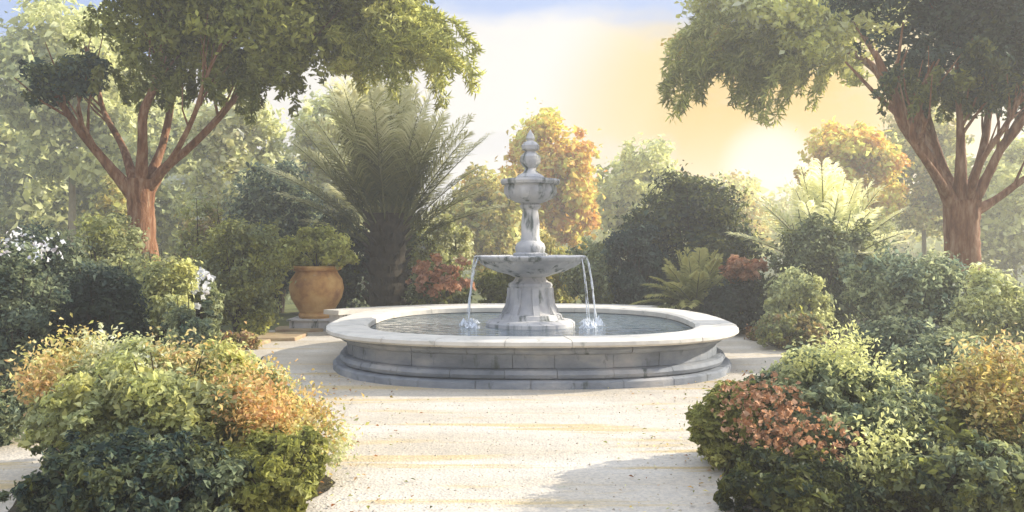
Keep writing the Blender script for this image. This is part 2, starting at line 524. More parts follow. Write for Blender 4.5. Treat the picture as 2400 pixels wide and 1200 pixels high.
# pedestal
pd = MB()
pd.lathe([(.62, .06), (.62, .49), (.58, .52), (.45, .54), (.43, .60), (.36, .62), (.335, .66), (.31, .74), (.295, .86), (.29, .96), (.31, 1.0), (.30, 1.03), (.24, 1.06), (.21, 1.11), (.24, 1.17)], 48)
pd.build('pedestal', M_stone, ft, True)
fl = MB()
for i in range(8):              # buttress scrolls on the pedestal
    a = 2 * math.pi * i / 8 + .2
    m = Matrix.Rotation(a, 4, 'Z')
    prof = [(.30, .60), (.41, .60), (.385, .66), (.345, .74), (.325, .86), (.32, .97), (.26, .97)]
    vs = []
    for s_ in (-.045, .045): vs += [m @ Vector((x, s_, z)) for x, z in prof]
    n = len(prof)
    fs = [tuple(range(n)), tuple(range(2 * n - 1, n - 1, -1))] + [(k, (k + 1) % n, n + (k + 1) % n, n + k) for k in range(n)]
    fl.add(vs, fs)
fl.build('scroll_bracket', M_stone, ft)
lb = MB()
lb.lathe([(.24, 1.12), (.30, 1.15, .03), (.45, 1.19, .05), (.60, 1.26, .05), (.68, 1.31, .03), (.70, 1.335), (.74, 1.345), (.775, 1.37), (.785, 1.40), (.76, 1.415), (.70, 1.41), (.64, 1.37), (.40, 1.30), (.10, 1.28)], 96, flute=16)
lb.build('lower_bowl', M_stone, ft, True)
MB().lathe([(.665, 1.388), (.001, 1.39)], 48).build('bowl_water', M_water, ft)
st = MB()
st.lathe([(.24, 1.28), (.24, 1.44), (.20, 1.46), (.215, 1.52), (.19, 1.58), (.14, 1.62), (.125, 1.70), (.13, 1.85), (.115, 1.98), (.105, 2.05), (.14, 2.08), (.15, 2.11), (.12, 2.14)], 40, flute=10)
st.build('stem', M_stone, ft, True)
ub = MB()
ub.lathe([(.12, 2.13), (.20, 2.16, .03), (.30, 2.21, .06), (.345, 2.28, .06), (.355, 2.35, .04), (.35, 2.39), (.40, 2.405), (.415, 2.44), (.405, 2.47), (.36, 2.475), (.33, 2.44), (.1, 2.40)], 80, flute=10)
ub.build('upper_bowl', M_stone, ft, True)
MB().lathe([(.345, 2.452), (.001, 2.453)], 32).build('bowl_water', M_water, ft)
fi = MB()
fi.lathe([(.20, 2.42), (.20, 2.50), (.17, 2.53), (.10, 2.57), (.075, 2.62), (.11, 2.66), (.145, 2.72), (.14, 2.79), (.09, 2.84), (.07, 2.86), (.12, 2.89), (.125, 2.94), (.09, 2.985), (.045, 3.01), (.065, 3.04), (.05, 3.09), (.018, 3.14), (.001, 3.17)], 28)
fi.build('finial', M_stone, ft, True)
# water falling from the lower bowl
def stream(a, r0, z0, r1, z1, w, seed):
    pts = []
    for k in range(15):
        t = k / 14
        r = r0 + (r1 - r0) * t ** .6
        z = z0 - (z0 - z1) * t ** 1.15
        pts.append((r * math.cos(a), r * math.sin(a), z))
    return MB().tube(pts, [w * .7 * (.7 + .6 * random.Random(seed + k).random()) for k in range(15)], 8, .3, seed)
for i, (a, w) in enumerate([(R(183), .016), (R(354), .020), (R(204), .008), (R(332), .010), (R(20), .009), (R(158), .008)]):
    stream(a, .76, 1.405, .86 + .05 * (i % 3), .455, w, i * 3).build('water_stream', M_fall, ft, True)
# splashes: little crowns of drops where streams land
g = random.Random(4)
for (a, w) in [(183, 1), (354, 1.3), (204, .6), (332, .8), (20, .7), (158, .6)]:
    dm = MB(); n1 = 26; z0 = .448; ca = .87 * math.cos(R(a)); sa = .87 * math.sin(R(a))
    vs = [(ca, sa, z0 + .03 * w)]
    for k in range(n1):         # ragged crown of foam where the stream lands
        q = 2 * math.pi * k / n1; rr = .05 + .07 * g.random() * w
        vs.append((ca + rr * .6 * math.cos(q), sa + rr * .6 * math.sin(q), z0 + .02 + (.10 * g.random() if k % 2 else .0) * w))
        vs.append((ca + rr * 1.3 * math.cos(q), sa + rr * 1.3 * math.sin(q), z0))
    fs = []
    for k in range(n1):
        k2 = (k + 1) % n1
        fs += [(0, 1 + 2 * k, 1 + 2 * k2), (1 + 2 * k, 2 + 2 * k, 2 + 2 * k2, 1 + 2 * k2)]
    dm.add(vs, fs).build('splash', M_fall, ft)
wt = MB().add([(FX + plan(2 * math.pi * i / 64, RB - .41)[0], FY + plan(2 * math.pi * i / 64, RB - .41)[1], .445) for i in range(64)], [tuple(range(64))]).build('water', M_water)
tag(wt, kind='structure')

# low curved stone wall behind the fountain
lw = MB(); cp = MB()
N = 26
def arc_pts(r, a0, a1): return [(FX + r * math.cos(a0 + (a1 - a0) * i / N), FY + .3 + r * .92 * math.sin(a0 + (a1 - a0) * i / N)) for i in range(N + 1)]
def arc_wall(mb, r0, r1, z0, z1, a0, a1):
    A = arc_pts(r0, a0, a1); B = arc_pts(r1, a0, a1)
    vs = [(x, y, z) for z in (z0, z1) for L_ in (A, B) for x, y in L_]
    n = N + 1; fs = []
    for i in range(N):
        fs += [(i, i + 1, n + i + 1, n + i), (2 * n + i, 3 * n + i, 3 * n + i + 1, 2 * n + i + 1), (i, 2 * n + i, 2 * n + i + 1, i + 1), (n + i, n + i + 1, 3 * n + i + 1, 3 * n + i)]
    fs += [(0, n, 3 * n, 2 * n), (N, 2 * n + N, 3 * n + N, n + N)]
    mb.add(vs, fs)
arc_wall(lw, 4.15, 4.42, 0, .36, R(58), R(141)); arc_wall(cp, 4.09, 4.48, .362, .44, R(57), R(142))
we = empty('low_garden_wall', (0, 0, 0), 'low curved grey stone wall edging the bed right behind the fountain', 'wall')
lw.build('wall', M_stone, we); cp.build('coping', M_rim, we)

# sandstone slabs laid left of the fountain
for i, (px, py, w, d, lab) in enumerate([(556, 812, .62, 1.1, 'brownish sandstone slab lying nearest the left of the fountain court'),
                                         (655, 793, .75, .9, 'pale buff sandstone slab between the terracotta urn and the fountain'),
                                         (705, 775, .85, .7, 'tan sandstone slab just in front of the terracotta urn'),
                                         (1815, 780, 1.3, .9, 'brown sandstone slab lying right of the fountain among low green plants')]):
    D = CAMH * F / (py - HOR)
    c = P(px, 0, D)
    m = Matrix.Translation((c.x, c.y, 0)) @ Matrix.Rotation(R(-8 + 9 * i), 4, 'Z')
    g = random.Random(i)
    poly = []
    for k in range(16):
        a = 2 * math.pi * k / 16
        q = 1 / max(abs(math.cos(a)), abs(math.sin(a))) ** .8
        poly.append((w * .5 * q * math.cos(a) * (1 + .08 * g.random()), d * .5 * q * math.sin(a) * (1 + .08 * g.random())))
    vs = [m @ Vector((x, y, 0)) for x, y in poly] + [m @ Vector((x, y, .05)) for x, y in poly] + [m @ Vector((x * .97, y * .97, .06)) for x, y in poly]
    n = 16
    fs = [(k, (k + 1) % n, n + (k + 1) % n, n + k) for k in range(n)] + [(n + k, n + (k + 1) % n, 2 * n + (k + 1) % n, 2 * n + k) for k in range(n)] + [tuple(range(2 * n, 3 * n))]
    o = MB().add(vs, fs).build('paving_slab', M_slab)
    tag(o, lab, 'paving slab', 'sandstone slabs by the fountain')

# ================================================================== TERRACOTTA POTS
def pot(name, label, c, r, h, stand=0.0):
    t = empty(name, c, label, 'plant pot')
    z0 = stand
    MB().lathe([(r * .62, z0), (r * .66, z0 + h * .05), (r * .60, z0 + h * .10), (r * .70, z0 + h * .18), (r * .92, z0 + h * .38), (r * 1.0, z0 + h * .56), (r * .94, z0 + h * .74),
                (r * .78, z0 + h * .86), (r * .76, z0 + h * .90), (r * .84, z0 + h * .91), (r * .84, z0 + h * .92)], 48).build('body', M_terra, t, True)
    MB().lathe([(r * .80, z0 + h * .915), (r * .90, z0 + h * .925), (r * .92, z0 + h * .97), (r * .88, z0 + h), (r * .76, z0 + h), (r * .74, z0 + h * .93)], 48).build('rim', M_terra, t, True)
    MB().lathe([(r * .75, z0 + h * .93), (.001, z0 + h * .95)], 24).build('potting_soil', M_soil, t)
    if stand:
        MB().box(-r * .8, r * .8, -r * .8, r * .8, 0, stand - .03).box(-r * .88, r * .88, -r * .88, r * .88, stand - .029, stand - .001).build('pedestal_block', M_stone, t)
    return t
pc = P(742, 0, 15.2)
pot('terracotta_urn', 'large round terracotta urn left of the fountain with its right side in sun', (pc.x, pc.y, 0), .50, .96, .22)
s = 15.2 / F
ub_top = CAMH - (540 - HOR) * s
plant_thing('potted_shrub', 'rounded olive green shrub growing in the large terracotta urn', 'shrub', (pc.x, pc.y, 1.12),
            [(pc.x - .05, pc.y, 1.42, .66, .6, .34), (pc.x - .38, pc.y - .1, 1.34, .34, .4, .26), (pc.x + .38, pc.y - .05, 1.42, .34, .4, .28), (pc.x, pc.y, 1.62, .42, .4, .22)],
            OLV[2:] + LOL, 7000, .08, k=1.25, stems=[([(pc.x, pc.y, 1.10), (pc.x + .1 * k, pc.y, 1.3), (pc.x + .3 * k, pc.y, 1.5)], .02) for k in (-1, 0, 1)], seed=3, zmin=1.08)
# ================================================================== TREES
def tree_skeleton(t, base, trunk, limbs, mat, s=1.0):
    """trunk: [(point, radius)], limbs: list of the same; each limb its own part"""
    def mk(name, pr, sd):
        pts = bez([p for p, r in pr], 5 * len(pr)); rs = []
        src = [r for p, r in pr]
        for k in range(len(pts)):
            u = k / (len(pts) - 1) * (len(src) - 1); a = min(int(u), len(src) - 2)
            rs.append(src[a] + (src[a + 1] - src[a]) * (u - a))
        mb = MB().tube([p - Vector(base) for p in pts], rs, 12, .10, sd)
        if name == 'limb':          # side twigs forking off the outer half
            g = random.Random(sd * 13)
            for q in range(9):
                k = int(len(pts) * (.40 + .55 * q / 9)); o_ = pts[min(k, len(pts) - 2)]
                d = (pts[min(k + 1, len(pts) - 1)] - o_).normalized() + Vector((g.uniform(-.8, .8), g.uniform(-.7, .7), g.uniform(-.1, .6)))
                ln = g.uniform(.5, 1.1)
                p1 = o_ + d.normalized() * ln * .5; p2 = p1 + (d + Vector((g.uniform(-.4, .4), g.uniform(-.4, .4), .3))).normalized() * ln * .6
                r0 = rs[min(k, len(rs) - 1)] * .5
                mb.tube([x - Vector(base) for x in (o_, p1, p2)], [r0, r0 * .65, r0 * .3], 6, .1, q)
        return mb.build(name, mat, t, True)
    mk('trunk', trunk, 1)
    for i, l in enumerate(limbs): mk('limb', [(p, q * .8) for p, q in l], i + 2)

# ---- left tree
D = 13.0; s = D / F
base = P(352, 0, D); base = (base.x, base.y, 0)
T1 = empty('garden_tree', base, 'vase shaped tree with red brown limbs and olive crown at the left', 'tree')
def Q(px, py, dy=0.0, D=13.0):
    v = P(px, py, D + dy); return v
tree_skeleton(T1, base,
    [(Vector((base[0], base[1], -.05)), .30), (Q(350, 700), .25), (Q(335, 560), .20), (Q(330, 480), .20), (Q(332, 420), .24)],
    [[(Q(322, 470), .15), (Q(285, 425, -.1), .12), (Q(235, 365, -.2), .085), (Q(190, 310, -.3), .075), (Q(145, 245, -.4), .06), (Q(95, 180, -.5), .04)],
     [(Q(318, 440), .12), (Q(290, 350, .3), .07), (Q(245, 265, .5), .055), (Q(225, 190, .6), .04), (Q(200, 110, .6), .03)],
     [(Q(330, 440), .14), (Q(334, 350, -.2), .095), (Q(336, 265, -.3), .085), (Q(362, 200, -.3), .07), (Q(380, 110, -.3), .05), (Q(400, 20, -.3), .03)],
     [(Q(340, 440), .12), (Q(378, 350, .3), .075), (Q(398, 260, .5), .07), (Q(402, 200, .6), .06), (Q(450, 110, .8), .04), (Q(490, 30, .8), .03)],
     [(Q(340, 460), .15), (Q(380, 400, .1), .10), (Q(445, 345, .1), .075), (Q(500, 290, 0), .07), (Q(565, 215, 0), .06), (Q(650, 130, -.1), .045), (Q(760, 70, -.2), .03), (Q(880, 40, -.2), .02)],
     [(Q(345, 450), .10), (Q(410, 360, -.3), .055), (Q(455, 270, -.5), .045), (Q(480, 190, -.6), .035), (Q(520, 100, -.6), .025)]],
    M_bark)
def px_blobs(lst, D):
    s = D / F; out = []
    for b in lst:
        px, py, hw, hh = b[:4]; dy = b[4] if len(b) > 4 else 0; dp = b[5] if len(b) > 5 else .9
        w = b[6] if len(b) > 6 else 1
        v = P(px, py, D + dy); out.append((v.x, v.y, v.z, hw * s, hw * s * dp, hh * s, w))
    return out
def crown(t, base, name, blobs, pal, n, leaf, **kw):
    k = kw.pop('k', 1.0); aspect = kw.pop('aspect', .5); jit = kw.pop('jit', .26)
    pos, nrm, size, ids = blob_leaves(blobs, n, leaf, **kw)
    tn = tints(pal, len(pos), ids, jit, k)
    o = leaf_mesh(name, pos, nrm, size, tn, t, aspect=aspect, loc=base); o.location = (0, 0, 0)
    return o
crown(T1, base, 'crown', px_blobs([(420, 20, 170, 120, 0, .8), (600, 30, 210, 150, -.2, .7), (560, 150, 130, 55, .2), (380, 150, 120, 50, .1), (760, 60, 180, 110, .2, .7), (700, 140, 110, 50),
    (480, -80, 260, 110), (800, -60, 220, 110), (250, 60, 90, 70, .3), (900, 40, 130, 80), (620, 195, 60, 40), (480, 205, 45, 28, .4), (700, 185, 40, 30, -.3), (300, 175, 45, 30, .3), (340, -120, 220, 100)], D),
    OLV + OLV + [(129, 128, 69), (110, 112, 60)], 80000, .095, nclump=560, clump=.26, shell=.3, seed=21, k=1.4)
crown(T1, base, 'crown_branch', px_blobs([(150, 185, 95, 42, -.5), (100, 225, 50, 28, -.5), (200, 150, 60, 35, -.4)], D), DKB + OLV[:2], 4200, .08, nclump=60, clump=.35, shell=.3, seed=22)
crown(T1, base, 'crown_branch', px_blobs([(930, 40, 90, 50, -.2), (880, 110, 70, 35, 0), (820, 150, 60, 35, 0)], D), LOL, 7200, .095, nclump=90, clump=.32, shell=.2, seed=23, aspect=.3, k=1.4)
st_ = []
g = random.Random(9)
for i in range(64):
    u = g.random(); x = 740 + 230 * u + 30 * g.random(); y = 10 + 120 * g.random(); dy = g.uniform(-.9, .9)
    L_ = 25 + 110 * g.random(); dx = 40 + 120 * g.random() * (.4 + u)
    if x + dx > 1115: dx = 1115 - x
    st_.append([Q(x, y, dy), Q(x + dx * .45, y - 8 + L_ * .08, dy), Q(x + dx * .8, y + L_ * .4, dy), Q(x + dx, y + L_, dy)])
leaves_along(st_, 13000, .15, .03, LOL + OLV, 'hanging_sprays', T1, base, seed=24, k=1.4)

st_ = []
for i in range(46):
    x = 230 + 470 * g.random(); y = 120 + 70 * g.random(); dy = g.uniform(-1.2, 1.2); dx = g.uniform(-50, 50); L_ = 40 + 60 * g.random()
    st_.append([Q(x, y, dy), Q(x + dx * .5, y + L_ * .4, dy), Q(x + dx, y + L_, dy)])
leaves_along(st_, 5200, .10, .05, OLV, 'hanging_sprays', T1, base, seed=25, aspect=.45)
# ---- right tree
D2 = 12.0
base = P(2262, 0, D2); base = (base.x, base.y, 0)
T2 = empty('garden_tree', base, 'vase shaped tree with red brown limbs and dark blue green crown at the right', 'tree')
def Q2(px, py, dy=0.0): return P(px, py, D2 + dy)
tree_skeleton(T2, base,
    [(Vector((base[0], base[1], -.05)), .32), (Q2(2262, 700), .27), (Q2(2256, 600), .235), (Q2(2256, 520), .23), (Q2(2256, 470), .25)],
    [[(Q2(2240, 500), .15), (Q2(2205, 425, -.1), .11), (Q2(2160, 350, -.2), .11), (Q2(2120, 290, -.3), .12), (Q2(2090, 215, -.3), .10), (Q2(2050, 120, -.3), .05)],
     [(Q2(2245, 470), .12), (Q2(2215, 400, .3), .075), (Q2(2190, 330, .4), .07), (Q2(2165, 240, .5), .07), (Q2(2150, 140, .5), .04)],
     [(Q2(2250, 480), .14), (Q2(2252, 380, -.1), .095), (Q2(2250, 290, -.1), .06), (Q2(2245, 200, -.1), .05), (Q2(2240, 60, -.1), .03)],
     [(Q2(2260, 480), .13), (Q2(2288, 400, .3), .07), (Q2(2310, 320, .4), .07), (Q2(2318, 240, .5), .055), (Q2(2330, 140, .5), .04)],
     [(Q2(2268, 490), .14), (Q2(2310, 420, -.1), .085), (Q2(2345, 350, -.2), .07), (Q2(2390, 280, -.2), .07), (Q2(2440, 190, -.2), .05)],
     [(Q2(2272, 500), .13), (Q2(2330, 470, .1), .07), (Q2(2400, 420, .1), .06), (Q2(2480, 370, .1), .05), (Q2(2560, 280, .1), .03)],
     [(Q2(2236, 480), .10), (Q2(2195, 410, -.3), .06), (Q2(2140, 330, -.5), .055), (Q2(2150, 260, -.5), .05), (Q2(2185, 180, -.5), .03)],
     [(Q2(2265, 480), .10), (Q2(2300, 380, -.4), .05), (Q2(2360, 290, -.5), .045), (Q2(2395, 220, -.5), .035)]],
    M_bark)
crown(T2, base, 'crown', px_blobs([(2180, 80, 120, 80, .2), (2330, 70, 150, 110, 0), (2260, 170, 120, 55, -.3), (2420, 130, 110, 90), (2120, 130, 70, 45), (2240, -60, 240, 90), (2440, -20, 180, 120),
    (2050, 100, 45, 28, -.2), (2340, 190, 80, 45, .3), (2480, 60, 160, 120), (2200, 200, 60, 30, .3)], D2),
    DKB + DKG + DKB, 48000, .09, nclump=400, clump=.28, shell=.3, seed=31, k=.9)
crown(T2, base, 'crown_branch', px_blobs([(2160, 225, 60, 28, .3), (2270, 235, 60, 35, .4), (2380, 215, 70, 35, .2), (2300, 150, 60, 60, -.9)], D2), OLV + DKG, 5000, .08, nclump=60, clump=.35, shell=.3, seed=32)

st_ = []
for i in range(40):
    x = 2090 + 330 * g.random(); y = 150 + 60 * g.random(); dy = g.uniform(-1.1, 1.1); dx = g.uniform(-45, 45); L_ = 35 + 60 * g.random()
    st_.append([Q2(x, y, dy), Q2(x + dx * .5, y + L_ * .4, dy), Q2(x + dx, y + L_, dy)])
leaves_along(st_, 4600, .09, .05, OLV + DKG, 'hanging_sprays', T2, base, seed=35, aspect=.45)
# ---- pale drooping tree behind it
D3 = 18.0
base = P(2235, 0, D3); base = (base.x, base.y, 0)
T3 = empty('weeping_tree', base, 'pale olive and gold tree with drooping sprays over the bright sky at right', 'tree')
def Q3(px, py, dy=0.0): return P(px, py, D3 + dy)
tree_skeleton(T3, base, [(Vector((base[0], base[1], -.05)), .20), (Q3(2230, 560), .16), (Q3(2215, 420), .13), (Q3(2150, 290), .11), (Q3(2060, 170), .09), (Q3(1960, 100), .07)],
    [[(Q3(2100, 215), .06), (Q3(2000, 120, .3), .05), (Q3(1860, 90, .5), .035), (Q3(1700, 90, .5), .02)], [(Q3(2090, 210), .06), (Q3(1990, 40, -.4), .04), (Q3(1800, 0, -.5), .03)]], M_bark)
crown(T3, base, 'crown', px_blobs([(1800, 60, 170, 60), (1930, 90, 110, 80, .2), (1850, 120, 120, 40, -.3), (1740, 0, 110, 60), (1960, 0, 200, 90), (1760, -60, 200, 60), (1990, 170, 60, 50)], D3),
    LOL + PAL_[:3] + OLV[2:], 32000, .13, nclump=260, clump=.28, shell=.25, seed=41, k=1.6)
crown(T3, base, 'crown_branch', px_blobs([(1640, 110, 75, 40), (1600, 140, 40, 25), (1700, 140, 60, 25)], D3), GOLD + LOL[1:3], 3600, .10, nclump=60, clump=.35, shell=.2, seed=42, k=1.3)
st_ = []
for i in range(80):
    u = g.random(); x = 1690 + 330 * u; y = 20 + 140 * g.random(); L_ = 40 + 100 * g.random(); dx = -(60 + 110 * g.random()); dy = g.uniform(-.9, .9)
    if x + dx < 1555: dx = 1555 - x
    st_.append([Q3(x, y, dy), Q3(x + dx * .45, y - 8 + L_ * .05, dy), Q3(x + dx * .8, y + L_ * .4, dy), Q3(x + dx, y + L_, dy)])
leaves_along(st_, 17000, .20, .03, LOL + OLV[1:], 'hanging_sprays', T3, base, seed=43, k=1.3)

# ---- palm
DP = 17.0
pb = P(908, 0, DP)
base = (pb.x, pb.y, 0)
T4 = empty('palm_tree', base, 'squat palm with dark trunk and upright olive fronds behind the urn', 'palm')
s = DP / F
topz = CAMH - (500 - HOR) * s
tr = []
for k in range(18):
    z = topz * k / 17
    tr.append((.34 + .03 * (k % 2) + .04 * math.sin(k * .2), z))
MB().lathe(tr, 18, flute=9).build('trunk', M_darkbark, T4)
boots = MB()
for k in range(60):
    a = k * 2.4; z = topz * (.12 + .86 * k / 60)
    c = Vector((.35 * math.cos(a), .35 * math.sin(a), z)); o_ = Vector((math.cos(a), math.sin(a), .9)) * .17
    boots.tube([c - o_ * .2, c + o_ * .5, c + o_], [.05, .04, .02], 5)
boots.build('frond_stubs', M_darkbark, T4)
M_rach = surf('frond_stalk', [(.3, sc((110, 112, 60), .6)), (.7, sc((150, 146, 84), .6))], scale=8)
def frond(origin, az, el, L_, droop, seed, pal):
    g = np.random.default_rng(seed)
    d = Vector((math.cos(az) * math.cos(el), math.sin(az) * math.cos(el), math.sin(el)))
    pts = []
    for k in range(9):
        t = k / 8
        p = Vector(origin) + d * (L_ * t) + Vector((0, 0, -droop * L_ * t * t))
        pts.append(p)
    cs = np.array([tuple(p) for p in bez(pts, 24)])
    n = 130
    t = np.sort(.18 + .82 * g.random(n)); u = t * (len(cs) - 1.001); a = u.astype(int); f = (u - a)[:, None]
    pos = cs[a] * (1 - f) + cs[a + 1] * f
    tan = cs[a + 1] - cs[a]; tan /= np.linalg.norm(tan, axis=1, keepdims=True)
    side = np.cross(tan, np.array([0, 0, 1.0])); side /= np.linalg.norm(side, axis=1, keepdims=True) + 1e-6
    up = np.cross(side, tan)
    sg = np.where(np.arange(n) % 2 == 0, 1.0, -1.0)[:, None]
    dirn = side * sg * .75 + tan * .8 + up * .22 + g.normal(size=(n, 3)) * .08
    dirn /= np.linalg.norm(dirn, axis=1, keepdims=True)
    ln = (.42 * np.sin(np.pi * (.12 + .80 * t)) + .10)[:, None] * (L_ / 2.0)
    w = .015 * (1 + 0 * ln)
    tip = pos + dirn * ln + np.array([0, 0, -1]) * (.25 * ln)
    mid = pos + dirn * ln * .5
    wv = np.cross(dirn, up); wv /= np.linalg.norm(wv, axis=1, keepdims=True)
    v = np.stack([pos, mid + wv * w, tip, mid - wv * w], 1).reshape(-1, 3)
    return v, t, MB().tube([p for p in pts], [.020 * (1 - .09 * k) for k in range(9)], 5)
def frond_obj(parent, origin, az, el, L_, droop, seed, pal, k=1.0):
    v, t, rb = frond(origin, az, el, L_, droop, seed, pal)
    n = len(v) // 4
    me = bpy.data.meshes.new('frond')
    me.from_pydata(v.tolist(), [], [(4 * i, 4 * i + 1, 4 * i + 2, 4 * i + 3) for i in range(n)])
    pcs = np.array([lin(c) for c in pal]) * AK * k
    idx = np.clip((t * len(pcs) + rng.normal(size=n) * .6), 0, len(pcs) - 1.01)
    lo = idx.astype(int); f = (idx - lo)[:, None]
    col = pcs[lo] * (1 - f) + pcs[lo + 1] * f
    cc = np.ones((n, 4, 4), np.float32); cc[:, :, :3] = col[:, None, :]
    at = me.attributes.new('tint', 'FLOAT_COLOR', 'POINT'); at.data.foreach_set('color', cc.ravel())
    me.materials.append(LEAF)
    o = bpy.data.objects.new('frond', me); COL.objects.link(o); o.parent = parent
    r = rb.build('stalk', M_rach, o, True)
    return o
g = random.Random(12)
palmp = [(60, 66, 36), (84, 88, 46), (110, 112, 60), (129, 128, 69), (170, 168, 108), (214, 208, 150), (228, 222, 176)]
nf = 78
for i in range(nf):
    az = i * 2.39996
    u = i / nf
    el = R(86 - 52 * u + g.uniform(-6, 6))
    L_ = 2.7 + .9 * g.random() - .3 * u
    if u > .55 and math.sin(az) < -.45: continue      # old fronds in front were pruned: the trunk shows
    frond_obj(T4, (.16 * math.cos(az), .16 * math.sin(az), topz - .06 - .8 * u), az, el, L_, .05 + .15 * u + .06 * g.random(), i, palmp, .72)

# ---- far trees
def far_tree(name, label, px, D, ptop, pbot, hw, pal, n, leaf, seed, k=1.0, trunk=True, lumps=9, aspect=.6):
    g = random.Random(seed)
    s = D / F
    c = P(px, 0, D)
    zt = CAMH - (ptop - HOR) * s; zb = max(.2, CAMH - (pbot - HOR) * s)
    w = hw * s; h = (zt - zb) / 2; zc = (zt + zb) / 2
    base = (c.x, c.y, 0)
    t = empty(name, base, label, 'tree', 'soft pale trees in the distance')
    bl = [(c.x, c.y, zc, w * .72, w * .7, h * .80, 2)]
    for i in range(lumps):
        a = g.uniform(0, 2 * math.pi); e = g.uniform(-.9, 1)
        bl.append((c.x + math.cos(a) * w * .6 * math.sqrt(1 - .7 * e * e), c.y + math.sin(a) * w * .6, zc + h * .62 * e, w * g.uniform(.28, .42), w * .35, h * g.uniform(.22, .36)))
    crown(t, base, 'crown', bl, pal, n, leaf, nclump=150, clump=.30, shell=.45, seed=seed, k=k, aspect=aspect)
    tb = [((0, 0, -.1), .02 * zt + .06), ((w * .05, 0, zb), .016 * zt + .05), ((0, 0, zt * .85), .03)]
    MB().tube([Vector(p) for p in bez([p for p, r in tb], 10)], [.011 * zt + .04 - .0009 * zt * i for i in range(len(bez([p for p, r in tb], 10)))], 8, .1, seed).build('trunk', M_farbark, t, True)
    return t
PG = [(198, 196, 138), (208, 206, 144), (190, 190, 140)]
far = [
 ('rounded golden orange tree directly behind the fountain finial', 1290, 34, 238, 640, 130, [(226, 160, 84), (214, 150, 86), (228, 176, 104), (216, 170, 110), (200, 150, 84)], 19000, .23, 51, 1.4),
 ('olive yellow tree low behind the left of the fountain', 1150, 30, 380, 700, 130, GOLD + LOL, 10000, .20, 52, 1.05),
 ('pale green round tree just right of the golden tree', 1500, 38, 300, 640, 140, PG + LOL[2:], 11000, .24, 53, 1.15),
 ('broad golden tree glowing beside the right tree limbs', 1985, 30, 250, 640, 130, [(226, 160, 84), (228, 176, 104), (214, 170, 100), (190, 164, 100)], 15000, .20, 54, 1.35),
 ('low yellow tree far right of the fountain under the bright sky', 1700, 46, 400, 640, 150, GOLD + PG, 9000, .26, 55, 1.15),
 ('large pale sage tree at the far left edge', 60, 32, 215, 640, 220, PG + SAGE[:3], 21000, .26, 56, 1.1),
 ('pale sage tree rising behind the left crown', 160, 27, -60, 470, 190, PG + SAGE[1:4], 16000, .22, 57, 1.1),
 ('feathery pale yellow green tree behind the left limbs', 560, 28, 190, 620, 160, PAL_ + LOL[1:3], 20000, .21, 58, 1.1),
 ('pale cream green tree above the palm fronds', 800, 30, 170, 560, 140, PAL_ + LOL[2:], 15000, .21, 59, 1.15),
 ('slim gold tree just left of the left trunk', 262, 24, 390, 700, 55, GOLD[2:] + LOL, 4500, .15, 60, 1.0),
 ('soft green tree between the left trunk and its right limb', 400, 34, 170, 640, 190, PG + SAGE[1:4], 19000, .26, 61, 1.15),
 ('pale green tree behind the right trunk at the right edge', 2370, 30, 300, 700, 190, PG + LOL[1:3], 13000, .20, 62, 1.05),
 ('yellow green tree behind the right tree limbs', 2160, 33, 160, 620, 120, LOL + GOLD[1:3], 10000, .20, 63, 1.0),
]
for (lab, px, D, pt, pb_, hw, pal, n, leaf, sd, k) in far: far_tree('distant_tree', lab, px, D, pt, pb_, hw, pal, n, leaf, sd, k)
# far wood along the horizon
bl = []
g = random.Random(3)
for i in range(70):
    a = R(-52 + 104 * i / 69); D = 62 + 8 * g.random()
    x = D * math.sin(a); y = D * math.cos(a); h = g.uniform(4.2, 7.5)
    bl.append((x, y, h * .45, g.uniform(3.0, 4.6), 3, h * .55))
pos, nrm, size, ids = blob_leaves(bl, 46000, .42, clump=.35, nclump=900, shell=.4, seed=77)
tn = tints(PG + GOLD[1:3] + LOL[2:], len(pos), ids, .12, 1.1)
w_ = leaf_mesh('far_woodland', pos, nrm, size, tn, None, aspect=.7)
tag(w_, 'hazy far belt of pale woodland along the horizon', 'woodland', kind='stuff')

# ================================================================== SHRUBS
# behind the fountain, left
shrub('shrub', 'blue green shrub filling the shade just left of the palm', 'shrub', 655, 19.0, 375, 120, DKB + SAGE[:2], 15000, .11, seed=71, nclump=150, k=.9)
shrub('shrub', 'dark evergreen shrub between the urn and the palm trunk', 'shrub', 800, 18.4, 500, 110, DKG, 10000, .10, seed=72, nclump=110, k=.75)
shrub('shrub', 'dark low shrub at the right foot of the palm trunk', 'shrub', 950, 18.6, 470, 60, OLV[:3] + DKG, 6000, .10, seed=73, nclump=80, k=.85)
shrub('shrub', 'pale cream green shrub between palm and fountain', 'shrub', 1035, 17.6, 505, 75, PAL_ + LOL[1:], 7000, .09, seed=74, nclump=90)
b = shrub('flowering_shrub', 'small shrub with rusty pink flowers left of the fountain bowl', 'shrub', 1035, 16.4, 600, 75, OLV + SAGE[:2], 5000, .085, seed=75, nclump=70)
def blossoms(t, px, D, py, hw, hh, pal, n, leaf, seed, depth=.5, cl=.16, nc=70):
    v = P(px, py, D); s = D / F
    pos, nrm, size, ids = blob_leaves([(v.x, v.y, v.z, hw * s, depth, hh * s)], n, leaf, clump=cl, nclump=nc, shell=.3, seed=seed)
    o = leaf_mesh('blossoms', pos, nrm, size, tints(pal, n, ids, .15, 1.0), t, aspect=.85, loc=tuple(t.location)); o.location = (0, 0, 0)
blossoms(b, 1030, 15.9, 645, 70, 50, [(190, 154, 130), (170, 130, 102), (150, 106, 78)], 1300, .08, 76)
shrub('shrub', 'olive shrub directly behind the fountain pedestal', 'shrub', 1195, 17.4, 615, 90, OLV, 6500, .09, seed=77, nclump=90, k=.9)
